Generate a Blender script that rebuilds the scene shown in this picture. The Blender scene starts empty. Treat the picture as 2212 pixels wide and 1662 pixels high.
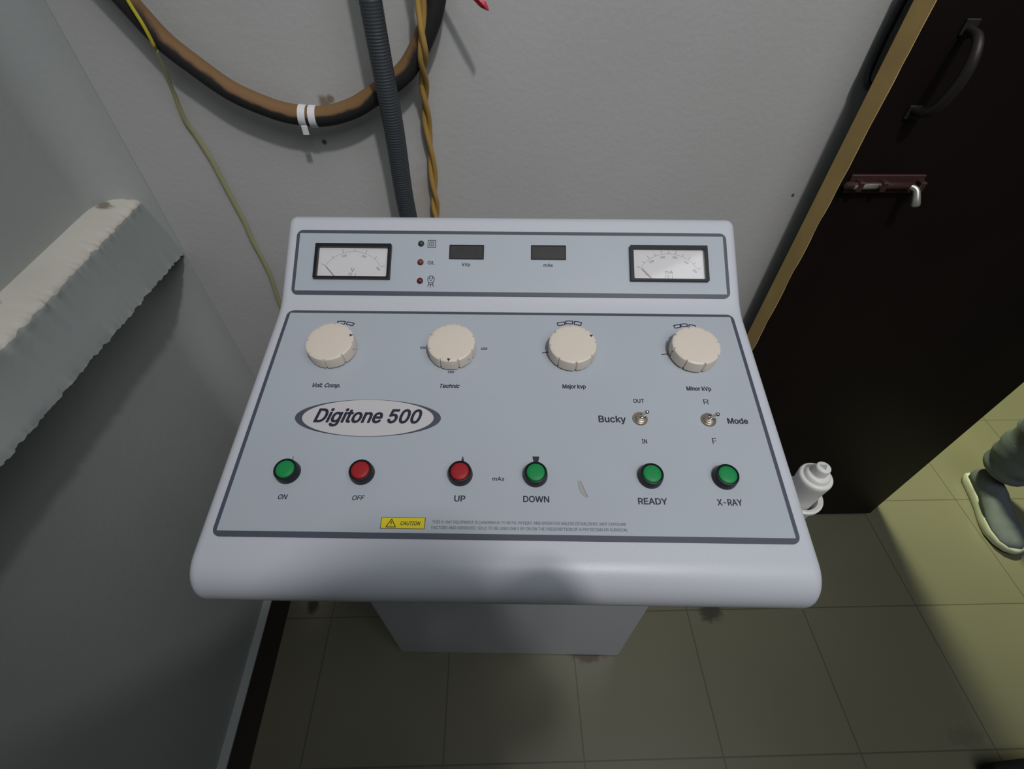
import bpy, bmesh, math, random
from mathutils import Vector, Matrix, noise
from mathutils.geometry import interpolate_bezier, delaunay_2d_cdt
random.seed(4)
S = bpy.context.scene
COL = S.collection
# ------------------------------------------------------------------ camera
cam = bpy.data.cameras.new('camera'); co = bpy.data.objects.new('camera', cam); COL.objects.link(co)
CR = Vector((0.99961737, -0.0239363, 0.01386242)); CU = Vector((0.00843876, 0.74117017, 0.67126415)); CF = Vector((0.02634199, 0.67089033, -0.74108857))
co.matrix_world = Matrix(((CR.x, CU.x, -CF.x, 0), (CR.y, CU.y, -CF.y, 0), (CR.z, CU.z, -CF.z, 1.3048), (0, 0, 0, 1)))
cam.sensor_width = 36; cam.lens = 36*1051.57/2212; cam.clip_start = .02
S.camera = co
# ------------------------------------------------------------------ world, lamps, exposure
W = bpy.data.worlds.new('world'); S.world = W; W.use_nodes = True
bg = W.node_tree.nodes['Background']; bg.inputs[0].default_value = (.80, .90, 1.0, 1); bg.inputs[1].default_value = .03
def area_lamp(name, loc, aim, sx, sy, power, col):
    l = bpy.data.lights.new(name, 'AREA'); l.shape = 'RECTANGLE'; l.size = sx; l.size_y = sy; l.energy = power; l.color = col
    o = bpy.data.objects.new(name, l); COL.objects.link(o); o.location = loc
    o.rotation_euler = (Vector(aim)-Vector(loc)).to_track_quat('-Z', 'Y').to_euler(); return o
def spot_lamp(name, loc, aim, size, blend, radius, power, col):
    l = bpy.data.lights.new(name, 'SPOT'); l.spot_size = math.radians(size); l.spot_blend = blend; l.shadow_soft_size = radius; l.energy = power; l.color = col
    o = bpy.data.objects.new(name, l); COL.objects.link(o); o.location = loc
    o.rotation_euler = (Vector(aim)-Vector(loc)).to_track_quat('-Z', 'Y').to_euler(); return o
spot_lamp('ceiling_lamp', (.5, -.75, 3.1), (.14, .56, 1.0), 45, 1.0, .06, 100, (1.0, .97, .95))
area_lamp('overhead_fill', (.8, -.8, 3.2), (.2, .5, .9), 1.8, 1.8, 28, (.92, .97, 1.0))  # added soft fill from above, not a real fixture of the room
spot_lamp('corridor_lamp', (1.16, 1.75, 2.4), (1.75, 1.15, 0), 66, 1.0, .11, 370, (.95, 1.0, .62))
S.view_settings.view_transform = 'Standard'; S.view_settings.look = 'None'; S.view_settings.gamma = 1; S.view_settings.exposure = -.2
# ------------------------------------------------------------------ materials
def mat(name, col, rough=.5, metal=0, bump=0, bscale=300, mott=0, mscale=6, coat=0, spec=None):
    m = bpy.data.materials.new(name); m.use_nodes = True; nt = m.node_tree; p = nt.nodes['Principled BSDF']
    p.inputs['Base Color'].default_value = (*col, 1); p.inputs['Roughness'].default_value = rough; p.inputs['Metallic'].default_value = metal
    if coat: p.inputs['Coat Weight'].default_value = coat; p.inputs['Coat Roughness'].default_value = .2
    if spec is not None: p.inputs['Specular IOR Level'].default_value = spec
    tc = nt.nodes.new('ShaderNodeTexCoord')
    if bump:
        n = nt.nodes.new('ShaderNodeTexNoise'); n.inputs['Scale'].default_value = bscale; n.inputs['Detail'].default_value = 3
        nt.links.new(tc.outputs['Object'], n.inputs['Vector'])
        b = nt.nodes.new('ShaderNodeBump'); b.inputs['Strength'].default_value = bump; b.inputs['Distance'].default_value = .001
        nt.links.new(n.outputs['Fac'], b.inputs['Height']); nt.links.new(b.outputs['Normal'], p.inputs['Normal'])
    if mott:
        n = nt.nodes.new('ShaderNodeTexNoise'); n.inputs['Scale'].default_value = mscale; n.inputs['Detail'].default_value = 5
        nt.links.new(tc.outputs['Object'], n.inputs['Vector'])
        r = nt.nodes.new('ShaderNodeValToRGB')
        r.color_ramp.elements[0].position = .3; r.color_ramp.elements[1].position = .7
        r.color_ramp.elements[0].color = (*[c*(1-mott) for c in col], 1); r.color_ramp.elements[1].color = (*[min(1, c*(1+mott)) for c in col], 1)
        nt.links.new(n.outputs['Fac'], r.inputs['Fac']); nt.links.new(r.outputs['Color'], p.inputs['Base Color'])
    return m
def spots(m, lst):
    """wear marks and a painted shade, with a shape of their own: (centre, radius, colour, strength)"""
    nt = m.node_tree; p = nt.nodes['Principled BSDF']; tc = nt.nodes.new('ShaderNodeNewGeometry')
    nz = nt.nodes.new('ShaderNodeTexNoise'); nz.inputs['Scale'].default_value = 60; nz.inputs['Detail'].default_value = 4
    nt.links.new(tc.outputs['Position'], nz.inputs['Vector'])
    if p.inputs['Base Color'].links: src = p.inputs['Base Color'].links[0].from_socket
    else:
        c = nt.nodes.new('ShaderNodeRGB'); c.outputs[0].default_value = p.inputs['Base Color'].default_value; src = c.outputs[0]
    for cen, rad, col, k in lst:
        sub = nt.nodes.new('ShaderNodeVectorMath'); sub.operation = 'SUBTRACT'; sub.inputs[1].default_value = cen
        nt.links.new(tc.outputs['Position'], sub.inputs[0])
        sc = nt.nodes.new('ShaderNodeVectorMath'); sc.operation = 'DIVIDE'; sc.inputs[1].default_value = rad
        nt.links.new(sub.outputs[0], sc.inputs[0])
        ln = nt.nodes.new('ShaderNodeVectorMath'); ln.operation = 'LENGTH'; nt.links.new(sc.outputs[0], ln.inputs[0])
        ad = nt.nodes.new('ShaderNodeMath'); ad.operation = 'MULTIPLY_ADD'; ad.inputs[1].default_value = 1.6; nt.links.new(nz.outputs['Fac'], ad.inputs[0]); nt.links.new(ln.outputs['Value'], ad.inputs[2])
        mr = nt.nodes.new('ShaderNodeMapRange'); mr.inputs['From Min'].default_value = 1.85; mr.inputs['From Max'].default_value = 1.35
        mr.inputs['To Min'].default_value = 0; mr.inputs['To Max'].default_value = k; nt.links.new(ad.outputs[0], mr.inputs['Value'])
        mx = nt.nodes.new('ShaderNodeMixRGB'); mx.inputs[2].default_value = (*col, 1)
        nt.links.new(mr.outputs[0], mx.inputs[0]); nt.links.new(src, mx.inputs[1]); src = mx.outputs[0]
    nt.links.new(src, p.inputs['Base Color'])
M = {}
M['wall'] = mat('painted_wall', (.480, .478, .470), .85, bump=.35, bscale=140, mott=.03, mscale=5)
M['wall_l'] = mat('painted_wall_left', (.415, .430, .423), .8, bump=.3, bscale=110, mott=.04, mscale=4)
M['ledge'] = mat('painted_ledge', (.35, .375, .368), .85, bump=.3, bscale=90, mott=.05, mscale=7)
M['plaster'] = mat('bare_plaster', (.62, .59, .52), .9, bump=.6, bscale=80, mott=.08, mscale=9)
M['housing'] = mat('powder_coat_white', (.585, .605, .665), .38, bump=.10, bscale=700)
M['fascia'] = mat('fascia_grey', (.45, .487, .545), .42, bump=.03, bscale=500, mott=.015, mscale=12)
M['border'] = mat('border_slate', (.075, .083, .118), .45)
M['ink'] = mat('ink_navy', (.022, .022, .045), .5)
M['inkgrey'] = mat('ink_grey', (.14, .145, .19), .5)
M['badge'] = mat('badge_white', (.60, .58, .60), .4)
M['yellow'] = mat('caution_yellow', (.80, .66, .015), .4)
M['knob'] = mat('cream_plastic', (.76, .675, .585), .42, bump=.03, bscale=500)
M['black'] = mat('black_plastic', (.010, .011, .015), .42, spec=.35)
M['green'] = mat('green_lens', (.012, .27, .075), .5, spec=.3)
M['red'] = mat('red_lens', (.36, .018, .024), .5, spec=.3)
M['led_g'] = mat('green_indicator', (.015, .085, .045), .25)
M['led_o'] = mat('orange_indicator', (.25, .05, .025), .25)
M['led_r'] = mat('red_indicator', (.20, .016, .025), .25)
M['chrome'] = mat('chrome', (.75, .74, .70), .16, 1)
M['nickel'] = mat('dull_nickel', (.55, .48, .41), .34, 1, bump=.1, bscale=400)
M['screen'] = mat('display_smoke', (.048, .046, .048), .3, mott=.08, mscale=90)
M['face'] = mat('meter_face', (.74, .72, .74), .5)
M['needle'] = mat('needle_red', (.42, .17, .16), .5)
M['white'] = mat('white_plastic', (.72, .71, .68), .38, bump=.03, bscale=300)
M['greytri'] = mat('grey_print', (.32, .38, .38), .5)
M['door'] = mat('dark_brown_paint', (.008, .0042, .0042), .5, spec=.25, bump=.15, bscale=25, mott=.2, mscale=8)
M['ochre'] = mat('ochre_wood_edge', (.70, .48, .17), .7, bump=.3, bscale=60, mott=.12, mscale=14)
M['handle'] = mat('aged_handle', (.028, .024, .020), .5, .3, bump=.2, bscale=60)
M['boltpaint'] = mat('painted_bolt', (.05, .022, .02), .4)
M['worn'] = mat('worn_steel', (.62, .60, .55), .33, .75)
M['skirt'] = mat('maroon_skirting', (.02, .0095, .009), .35)
M['conduit'] = mat('grey_conduit', (.042, .050, .058), .5)
M['cord'] = mat('ochre_cord', (.42, .255, .065), .55, bump=.1, bscale=200)
M['string'] = mat('yellow_wire', (.60, .50, .03), .5)
M['stringp'] = mat('painted_over_wire', (.36, .345, .19), .7)
M['tie'] = mat('white_nylon', (.78, .77, .80), .4)
M['redtie'] = mat('red_nylon', (.50, .02, .05), .35)
M['tape'] = mat('clear_tape', (.40, .40, .40), .25)
M['bag'] = mat('black_fabric', (.008, .008, .008), .8, bump=.5, bscale=90)
M['shoe'] = mat('grey_knit', (.135, .155, .165), .85, bump=.5, bscale=500, mott=.1, mscale=40)
M['sole'] = mat('cream_sole', (.62, .64, .52), .5)
M['trouser'] = mat('blue_grey_cloth', (.135, .16, .165), .9, bump=.5, bscale=250, mott=.12, mscale=14)
M['shirt'] = mat('pale_shirt', (.45, .45, .45), .9)
M['skin'] = mat('skin', (.28, .15, .10), .5)
M['hair'] = mat('hair', (.012, .010, .009), .6)
M['rust'] = mat('rusty_flake', (.10, .055, .035), .9, bump=.6, bscale=150, mott=.3, mscale=60)
# dusty cable: clay dust lies on its upper side, ragged edge
def dusty(name):
    m = bpy.data.materials.new(name); m.use_nodes = True; nt = m.node_tree; p = nt.nodes['Principled BSDF']; p.inputs['Roughness'].default_value = .75
    g = nt.nodes.new('ShaderNodeNewGeometry'); s = nt.nodes.new('ShaderNodeSeparateXYZ'); nt.links.new(g.outputs['Normal'], s.inputs[0])
    n = nt.nodes.new('ShaderNodeTexNoise'); n.inputs['Scale'].default_value = 28; n.inputs['Detail'].default_value = 4; nt.links.new(g.outputs['Position'], n.inputs['Vector'])
    a = nt.nodes.new('ShaderNodeMath'); a.operation = 'MULTIPLY_ADD'; a.inputs[1].default_value = .9; nt.links.new(n.outputs['Fac'], a.inputs[0]); nt.links.new(s.outputs['Z'], a.inputs[2])
    r = nt.nodes.new('ShaderNodeValToRGB'); nt.links.new(a.outputs[0], r.inputs[0])
    r.color_ramp.elements[0].position = .60; r.color_ramp.elements[0].color = (.014, .013, .014, 1)
    r.color_ramp.elements[1].position = .84; r.color_ramp.elements[1].color = (.215, .115, .045, 1)
    nt.links.new(r.outputs[0], p.inputs['Base Color']); return m
M['dusty'] = dusty('dusty_black_cable')
def pane_mat():
    m = bpy.data.materials.new('clear_pane'); m.use_nodes = True; nt = m.node_tree; nt.nodes.clear()
    o = nt.nodes.new('ShaderNodeOutputMaterial'); t = nt.nodes.new('ShaderNodeBsdfTransparent'); gl = nt.nodes.new('ShaderNodeBsdfGlossy')
    gl.inputs['Roughness'].default_value = .06; x = nt.nodes.new('ShaderNodeMixShader'); x.inputs[0].default_value = .035
    nt.links.new(t.outputs[0], x.inputs[1]); nt.links.new(gl.outputs[0], x.inputs[2]); nt.links.new(x.outputs[0], o.inputs[0]); return m
M['pane'] = pane_mat()
# floor tiles: 30 cm grid
def floor_mat():
    m = mat('cream_floor_tile', (.192, .181, .122), .34, mott=.05, mscale=3, bump=.04, bscale=40); nt = m.node_tree; p = nt.nodes['Principled BSDF']
    spots(m, [((.205, .300, 0), (.045, .020, .05), (.085, .05, .035), .9), ((-.478, .425, 0), (.016, .022, .05), (.03, .03, .022), .9),
              ((.535, .395, 0), (.035, .032, .05), (.05, .045, .035), .85), ((1.02, .12, 0), (.05, .02, .05), (.10, .075, .05), .25)])  # last mark: soft shade by the bag, painted into the floor colour
    src = p.inputs['Base Color'].links[0].from_socket
    g = nt.nodes.new('ShaderNodeNewGeometry'); s = nt.nodes.new('ShaderNodeSeparateXYZ'); nt.links.new(g.outputs['Position'], s.inputs[0])
    ds = []
    for ax, off in (('X', .1748), ('Y', .0966)):
        a = nt.nodes.new('ShaderNodeMath'); a.operation = 'SUBTRACT'; a.inputs[1].default_value = off-30; nt.links.new(s.outputs[ax], a.inputs[0])
        b = nt.nodes.new('ShaderNodeMath'); b.operation = 'PINGPONG'; b.inputs[1].default_value = .15; nt.links.new(a.outputs[0], b.inputs[0]); ds.append(b)
    mn = nt.nodes.new('ShaderNodeMath'); mn.operation = 'MINIMUM'; nt.links.new(ds[0].outputs[0], mn.inputs[0]); nt.links.new(ds[1].outputs[0], mn.inputs[1])
    mr = nt.nodes.new('ShaderNodeMapRange'); mr.inputs['From Min'].default_value = .0022; mr.inputs['From Max'].default_value = .0008; mr.inputs['To Max'].default_value = .62
    nt.links.new(mn.outputs[0], mr.inputs['Value'])
    mx = nt.nodes.new('ShaderNodeMixRGB'); mx.inputs[2].default_value = (.06, .055, .035, 1); nt.links.new(mr.outputs[0], mx.inputs[0]); nt.links.new(src, mx.inputs[1])
    nt.links.new(mx.outputs[0], p.inputs['Base Color']); return m
M['floor'] = floor_mat()
# ------------------------------------------------------------------ mesh helpers
def link(name, bm, m, parent=None, smooth=False, mw=None):
    me = bpy.data.meshes.new(name); bmesh.ops.recalc_face_normals(bm, faces=bm.faces); bm.to_mesh(me); bm.free()
    for x in (m if isinstance(m, (list, tuple)) else [m]): me.materials.append(x)
    if smooth:
        for p in me.polygons: p.use_smooth = True
        if smooth != 'all': me.set_sharp_from_angle(angle=math.radians(smooth if smooth > 1 else 40))
    o = bpy.data.objects.new(name, me); COL.objects.link(o)
    if parent: o.parent = parent
    if mw is not None: o.matrix_basis = mw
    return o
def tag(o, label, cat=None, group=None, kind=None):
    if label: o['label'] = label
    if cat: o['category'] = cat
    if group: o['group'] = group
    if kind: o['kind'] = kind
    return o
def empty(name, mw, label, cat, group=None, kind=None):
    o = bpy.data.objects.new(name, None); o.empty_display_size = .05; COL.objects.link(o); o.matrix_basis = mw
    return tag(o, label, cat, group, kind)
T = Matrix.Translation
def box(x0, x1, y0, y1, z0, z1, bev=0, seg=2, bm=None):
    b = bm or bmesh.new(); n0 = len(b.verts)
    v = [b.verts.new(p) for p in ((x0,y0,z0),(x1,y0,z0),(x1,y1,z0),(x0,y1,z0),(x0,y0,z1),(x1,y0,z1),(x1,y1,z1),(x0,y1,z1))]
    fs = [b.faces.new([v[i] for i in f]) for f in ((3,2,1,0),(4,5,6,7),(0,1,5,4),(1,2,6,5),(2,3,7,6),(3,0,4,7))]
    if bev:
        es = {e for f in fs for e in f.edges}
        bmesh.ops.bevel(b, geom=list(es), offset=bev, segments=seg, affect='EDGES', profile=.5)
    return b
def prism(poly, z0, z1, bm=None):
    b = bm or bmesh.new(); n = len(poly)
    lo = [b.verts.new((x, y, z0)) for x, y in poly]; hi = [b.verts.new((x, y, z1)) for x, y in poly]
    b.faces.new(lo[::-1]); b.faces.new(hi)
    for i in range(n): b.faces.new((lo[i], lo[(i+1) % n], hi[(i+1) % n], hi[i]))
    return b
def ring(outer, inner, z0, z1, bm=None):
    """prism with a hole; both loops have the same length"""
    b = bm or bmesh.new(); n = len(outer)
    L = [[b.verts.new((x, y, z)) for x, y in q] for q, z in ((outer, z0), (outer, z1), (inner, z1), (inner, z0))]
    for a in range(4):
        p, q = L[a], L[(a+1) % 4]
        for i in range(n): b.faces.new((p[i], p[(i+1) % n], q[(i+1) % n], q[i]))
    return b
def rrect(x0, x1, y0, y1, r, n=6):
    o = []
    for cx, cy, a0 in ((x1-r, y1-r, 0), (x0+r, y1-r, 90), (x0+r, y0+r, 180), (x1-r, y0+r, 270)):
        for i in range(n+1):
            a = math.radians(a0+90*i/n); o.append((cx+r*math.cos(a), cy+r*math.sin(a)))
    return o
def ell(cx, cy, rx, ry, n=64): return [(cx+rx*math.cos(2*math.pi*i/n), cy+ry*math.sin(2*math.pi*i/n)) for i in range(n)]
def lathe(prof, n=40, bm=None, c=(0, 0)):
    b = bm or bmesh.new(); rings = []
    for r, z in prof:
        if r < 1e-7: rings.append([b.verts.new((c[0], c[1], z))])
        else: rings.append([b.verts.new((c[0]+r*math.cos(2*math.pi*i/n), c[1]+r*math.sin(2*math.pi*i/n), z)) for i in range(n)])
    for p, q in zip(rings, rings[1:]):
        for i in range(n):
            j = (i+1) % n
            if len(p) == 1 and len(q) == 1: continue
            if len(p) == 1: b.faces.new((p[0], q[i], q[j]))
            elif len(q) == 1: b.faces.new((p[i], p[j], q[0]))
            else: b.faces.new((p[i], p[j], q[j], q[i]))
    for rg, fl in ((rings[0], True), (rings[-1], False)):
        if len(rg) > 1: b.faces.new(rg[::-1] if fl else rg)
    return b
def spline(pts, step):
    P = [Vector(p) for p in pts]; P = [P[0]*2-P[1]] + P + [P[-1]*2-P[-2]]; out = []
    for i in range(1, len(P)-2):
        a, b, c, d = P[i-1:i+3]; n = max(2, int((c-b).length/step))
        for k in range(n):
            t = k/n; out.append(.5*((2*b)+(c-a)*t+(2*a-5*b+4*c-d)*t*t+(3*b-a-3*c+d)*t**3))
    out.append(P[-2]); return out
def tube(path, rad, n=12, bm=None, flat=1.0, up=Vector((0, 1, 0))):
    """sweep; rad: number or function(i, length so far)"""
    b = bm or bmesh.new(); rings = []; s = 0
    for i, p in enumerate(path):
        t = (path[min(i+1, len(path)-1)]-path[max(i-1, 0)]).normalized()
        u = up-t*up.dot(t)
        if u.length < .05: u = Vector((1, 0, 0))-t*t.x
        u.normalize(); w = t.cross(u)
        if i: s += (path[i]-path[i-1]).length
        r = rad(i, s) if callable(rad) else rad
        rings.append([b.verts.new(p+(u*math.sin(2*math.pi*k/n)*flat+w*math.cos(2*math.pi*k/n))*r) for k in range(n)])
    for p, q in zip(rings, rings[1:]):
        for k in range(n): b.faces.new((p[k], p[(k+1) % n], q[(k+1) % n], q[k]))
    b.faces.new(rings[0][::-1]); b.faces.new(rings[-1]); return b
def winding(p, loops):
    w = 0
    for q in loops:
        x0, y0 = q[-1]
        for x1, y1 in q:
            if (y0 <= p[1]) != (y1 <= p[1]):
                if (x1-x0)*(p[1]-y0)/(y1-y0)+x0 > p[0]: w += 1 if y1 > y0 else -1
            x0, y0 = x1, y1
    return w
def text_bm(s, bold=0, shear=0):
    """letters as filled outlines; overlapping strokes of a letter are merged by winding number"""
    c = bpy.data.curves.new('t', 'FONT'); c.body = s; c.size = 1; c.shear = shear
    if FONT: c.font = FONT
    o = bpy.data.objects.new('t', c); COL.objects.link(o); bpy.context.view_layer.update()
    cu = o.to_curve(bpy.context.evaluated_depsgraph_get()); loops = []
    for sp in cu.splines:
        q = []; P = sp.bezier_points; n = len(P)
        if n:
            for i in range(n):
                u, v = P[i], P[(i+1) % n]
                straight = (u.handle_right-u.co).cross(v.co-u.co).length < 1e-6 and (v.handle_left-v.co).cross(v.co-u.co).length < 1e-6
                for w in interpolate_bezier(u.co, u.handle_right, v.handle_left, v.co, 2 if straight else 7)[:-1]:
                    if not q or (w.x-q[-1][0])**2+(w.y-q[-1][1])**2 > 1e-9: q.append((w.x, w.y))
        else: q = [(p.co.x, p.co.y) for p in sp.points]
        if len(q) > 2: loops.append(q)
    o.to_curve_clear(); bpy.data.objects.remove(o); bpy.data.curves.remove(c)
    groups = []
    for q in sorted(loops, key=lambda l: min(p[0] for p in l)):
        x0, x1 = min(p[0] for p in q), max(p[0] for p in q)
        if groups and x0 < groups[-1][1]: groups[-1][0].append(q); groups[-1][1] = max(groups[-1][1], x1)
        else: groups.append([[q], x1])
    b = bmesh.new()
    shifts = ((0, 0),) if not bold else ((0, 0), (bold, 0), (-bold, 0), (0, bold*.8), (0, -bold*.8), (bold*.7, bold*.6), (-bold*.7, -bold*.6), (bold*.7, -bold*.6), (-bold*.7, bold*.6))
    for ls, _ in groups:
        pts = []; ed = []
        for q in ls:
            k = len(pts); pts += [Vector(p) for p in q]; ed += [(k+i, k+(i+1) % len(q)) for i in range(len(q))]
        V, _e, F = delaunay_2d_cdt(pts, ed, [], 0, 1e-6)[:3]
        keep = [f for f in F if winding(sum((V[i] for i in f), Vector((0, 0)))/len(f), ls) != 0]
        for i, (dx, dy) in enumerate(shifts):
            vs = [b.verts.new((p.x+dx, p.y+dy, .0008*i)) for p in V]
            for f in keep: b.faces.new([vs[k] for k in f])
    bmesh.ops.delete(b, geom=[v for v in b.verts if not v.link_faces], context='VERTS')
    return b
def sans():
    import os
    for p in (os.path.join(bpy.utils.resource_path('LOCAL'), 'datafiles', 'fonts', 'Inter.woff2'),):
        try: return bpy.data.fonts.load(p)
        except Exception: pass
    return None
FONT = sans()
CAP = None
def capheight():
    global CAP
    if CAP is None:
        b = text_bm('H'); CAP = max(v.co.y for v in b.verts)-min(v.co.y for v in b.verts); b.free()
    return CAP
def word(s, x0, x1, y, h, bold=.02, shear=0, z=0, name='caption', m=None, parent=None, mw=None, rot=0):
    b = text_bm(s, bold, shear); k = h/capheight(); xa = min(v.co.x for v in b.verts); xb = max(v.co.x for v in b.verts)
    cx, cy = (x0+x1)/2, y+h/2
    for v in b.verts:
        px = x0+(v.co.x-xa)/(xb-xa)*(x1-x0); py = y+v.co.y*k
        if rot: dx, dy = px-cx, py-cy; px, py = cx+dx*math.cos(rot)-dy*math.sin(rot), cy+dx*math.sin(rot)+dy*math.cos(rot)
        v.co = (px, py, z+v.co.z*k*.6)
    return link(name, b, m or M['ink'], parent, mw=mw)
def strokes(segs, w, z, h=.00012, bm=None):
    b = bm or bmesh.new()
    for (x0, y0), (x1, y1) in segs:
        d = Vector((x1-x0, y1-y0)); d.normalize(); n = Vector((-d.y, d.x))*w/2
        prism([(x0-n.x, y0-n.y), (x1-n.x, y1-n.y), (x1+n.x, y1+n.y), (x0+n.x, y0+n.y)], z, z+h, b)
    return b
# ------------------------------------------------------------------ the setting
KW = .0262
def yb(x): return .7067+KW*x               # back wall plane
def xl(y): return -.552-KW*(y-.3)          # left wall plane
XC = -.5619                                # room corner
def wall_box(name, p, q, thick, z1, m, side):
    d = (Vector(q)-Vector(p)).normalized(); n = Vector((-d.y, d.x))*thick*side
    poly = [tuple(p), tuple(q), (q[0]+n.x, q[1]+n.y), (p[0]+n.x, p[1]+n.y)]
    return tag(link(name, prism(poly, 0, z1), m), None, kind='structure')
b = bmesh.new(); prism([(-.75, -1.9), (3.2, -1.9), (3.2, 3.2), (-.75, 3.2)], -.06, 0, b)
tag(link('floor', b, M['floor']), None, kind='structure')
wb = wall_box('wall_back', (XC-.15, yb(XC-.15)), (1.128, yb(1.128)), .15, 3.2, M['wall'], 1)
rc = .06; cv = [(XC+rc*(1-math.cos(math.radians(a))), yb(XC)-rc*(1-math.sin(math.radians(a)))) for a in range(0, 91, 9)]
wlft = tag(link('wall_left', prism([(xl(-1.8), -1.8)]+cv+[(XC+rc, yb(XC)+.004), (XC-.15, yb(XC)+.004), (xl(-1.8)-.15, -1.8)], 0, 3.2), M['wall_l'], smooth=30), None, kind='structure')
spots(M['wall'], [((-.2245, .70, 1.0772), (.010, .05, .010), (.20, .14, .09), .8), ((-.237, .70, 1.030), (.0045, .05, .004), (.06, .05, .045), .9),
                  ((.461, .719, .946), (.003, .05, .004), (.04, .035, .03), .9), ((-.11, .703, .94), (.02, .05, .05), (.42, .34, .29), .45), ((-.215, .70, 1.083), (.006, .05, .006), (.18, .12, .06), .8),
                  ((-.548, .693, .972), (.028, .05, .010), (.22, .165, .12), .75), ((-.545, .693, .985), (.006, .05, .007), (.20, .15, .11), .7)])
# skirting
tag(link('baseboard_left', prism([(xl(-1.8)+.017, -1.8), (XC+.017, yb(XC)), (xl(.69)-.001, yb(XC)), (xl(-1.8)-.001, -1.8)], 0, .108), M['skirt']), None, kind='structure')
tag(link('trim_2', prism([(xl(-1.8)+.0165, -1.8), (XC+.0165, yb(XC)), (xl(.69)-.001, yb(XC)), (xl(-1.8)-.001, -1.8)], .108, .1115), M['wall_l']), 'bare plaster line on top of the maroon left skirting', 'trim', kind='structure')
tag(link('baseboard_back', prism([(XC+.017, yb(XC)-.015), (1.128, yb(1.128)-.015), (1.128, yb(1.128)+.001), (XC+.017, yb(XC)+.001)], 0, .108), M['skirt']), None, kind='structure')
# broken ledge on the left wall
def ledge():
    b = bmesh.new(); N = 760; rows = []
    y1, y0 = .6915, -1.3
    for i in range(N+1):
        Y = y1+(y0-y1)*i/N; dx = -KW*(Y-.69)
        lo = lambda k, a: a*(.5*noise.noise(Vector((Y*24, k, 0)))+.4*noise.noise(Vector((Y*8, k, 8))))
        hi = lambda k, a: a*(.7*noise.noise(Vector((Y*75, k, 3)))+.6*noise.noise(Vector((Y*190, k, 5)))+.5*noise.noise(Vector((Y*22, k, 7))))
        zt = .9575; zb = .8616+(.69-Y)*.062; e = hi(5, .0032); f = hi(8, .0022)
        prof = [(xl(Y)-.004, .963), (-.547+dx+lo(2, .006), .9612), (-.5285+dx, zt-.003+lo(4, .002)), (-.5235+dx+e, .9525+.3*e), (-.5212+dx+e, .949+hi(6, .003)), (-.5205+dx+.3*e, .9445),
                (-.5195+dx, .938), (-.512+dx+lo(1, .001), .905), (-.5055+dx+lo(3, .001), zb+.010), (-.5042+dx+.4*f, zb+.004+hi(9, .0015)), (-.5032+dx+f, zb+hi(9, .0042)), (-.508+dx, zb+hi(9, .003)), (-.514+dx, zb-.0005), (xl(Y)-.004, zb-.002)]
        rows.append([b.verts.new((x, Y, z)) for x, z in prof])
    for p, q in zip(rows, rows[1:]):
        for k in range(len(p)-1):
            fc = b.faces.new((p[k], p[k+1], q[k+1], q[k])); fc.material_index = 1 if k < 4 else 0
    b.faces.new(rows[0]); b.faces.new(rows[-1][::-1])
    return link('trim_1', b, [M['ledge'], M['plaster']], smooth=50)
tag(ledge(), 'chipped plaster ledge jutting from left wall, broken cream top edge', 'ledge', kind='structure')
spots(M['plaster'], [((-.548, .655, .962), (.012, .012, .02), (.16, .12, .09), .8), ((-.556, .43, .962), (.014, .018, .02), (.2, .15, .11), .7), ((-.54, .69, .962), (.02, .01, .03), (.26, .19, .14), .8)])
# ------------------------------------------------------------------ door leaf folded back against the wall
dr = empty('door_1', T((.477, .65, 0)), 'dark brown door leaf standing open against the wall right of the console', 'door', kind='structure')
b = box(.0, .603, .0, .037, .012, 2.06, .0015, 1); link('leaf', b, M['door'], dr)
b = bmesh.new(); rows = []
for i in range(121):
    z = .012+2.046*i/120; j = .0016*noise.noise(Vector((z*22, 1, 0)))+.0012*noise.noise(Vector((z*70, 2, 0)))
    rows.append([b.verts.new(p) for p in ((-.0006, .0012+j, z), (-.0006, .0366, z), (.0004, .0366, z), (.0004, .0012+j, z))])
for p, q in zip(rows, rows[1:]):
    for k in range(4): b.faces.new((p[k], p[(k+1) % 4], q[(k+1) % 4], q[k]))
b.faces.new(rows[0]); b.faces.new(rows[-1]); tag(link('edge_band', b, M['ochre'], dr), 'bare ochre wood edge')
hp = spline([Vector(p) for p in ((.052, 0, .084), (.050, -.022, .081), (.049, -.034, .066), (.0495, -.036, .042), (.048, -.028, .014), (.0455, -.016, .003), (.043, 0, 0))], .004)
h = link('pull_handle', tube(hp, lambda i, s: .0042+.0024*math.sin(min(1, s/.15)*math.pi), 12, up=Vector((1, 0, 0))), M['handle'], dr, 'all', T((0, -.0005, 1.091)))
for x, z in ((.052, .086), (.043, -.002)): link('mounting_plate', box(x-.008, x+.008, -.0025, .0006, z-.008, z+.008, .001, 1), M['handle'], h)
rear = spline([Vector(p) for p in ((.02, 0, .11), (-.001, .014, .108), (-.003, .020, .09), (-.003, .021, .03), (-.001, .014, .005), (.02, 0, 0))], .004)
tag(link('pull_handle', tube(rear, .005, 10, up=Vector((1, 0, 0))), M['black'], dr, 'all', T((.004, .0372, 1.10))), 'black handle on the back of the leaf')
tb = link('tower_bolt', box(.0, .104, -.004, .0004, -.013, .013, .001, 1), M['boltpaint'], dr, mw=T((.008, 0, .998)))
tag(tb, 'painted bolt plate with worn metal')
link('rod', tube([Vector((-.006, -.009, .001)), Vector((.05, -.009, .001)), Vector((.088, -.009, .001))], .0048, 12, up=Vector((0, 0, 1))), M['boltpaint'], tb, 'all')
tag(link('worn_patch', tube([Vector((.004, -.0093, .0006)), Vector((.020, -.0093, .0006)), Vector((.036, -.0093, .0008))], .0047, 12, up=Vector((0, 0, 1))), M['worn'], tb, 'all'), 'bare worn metal of the bolt')
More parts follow.
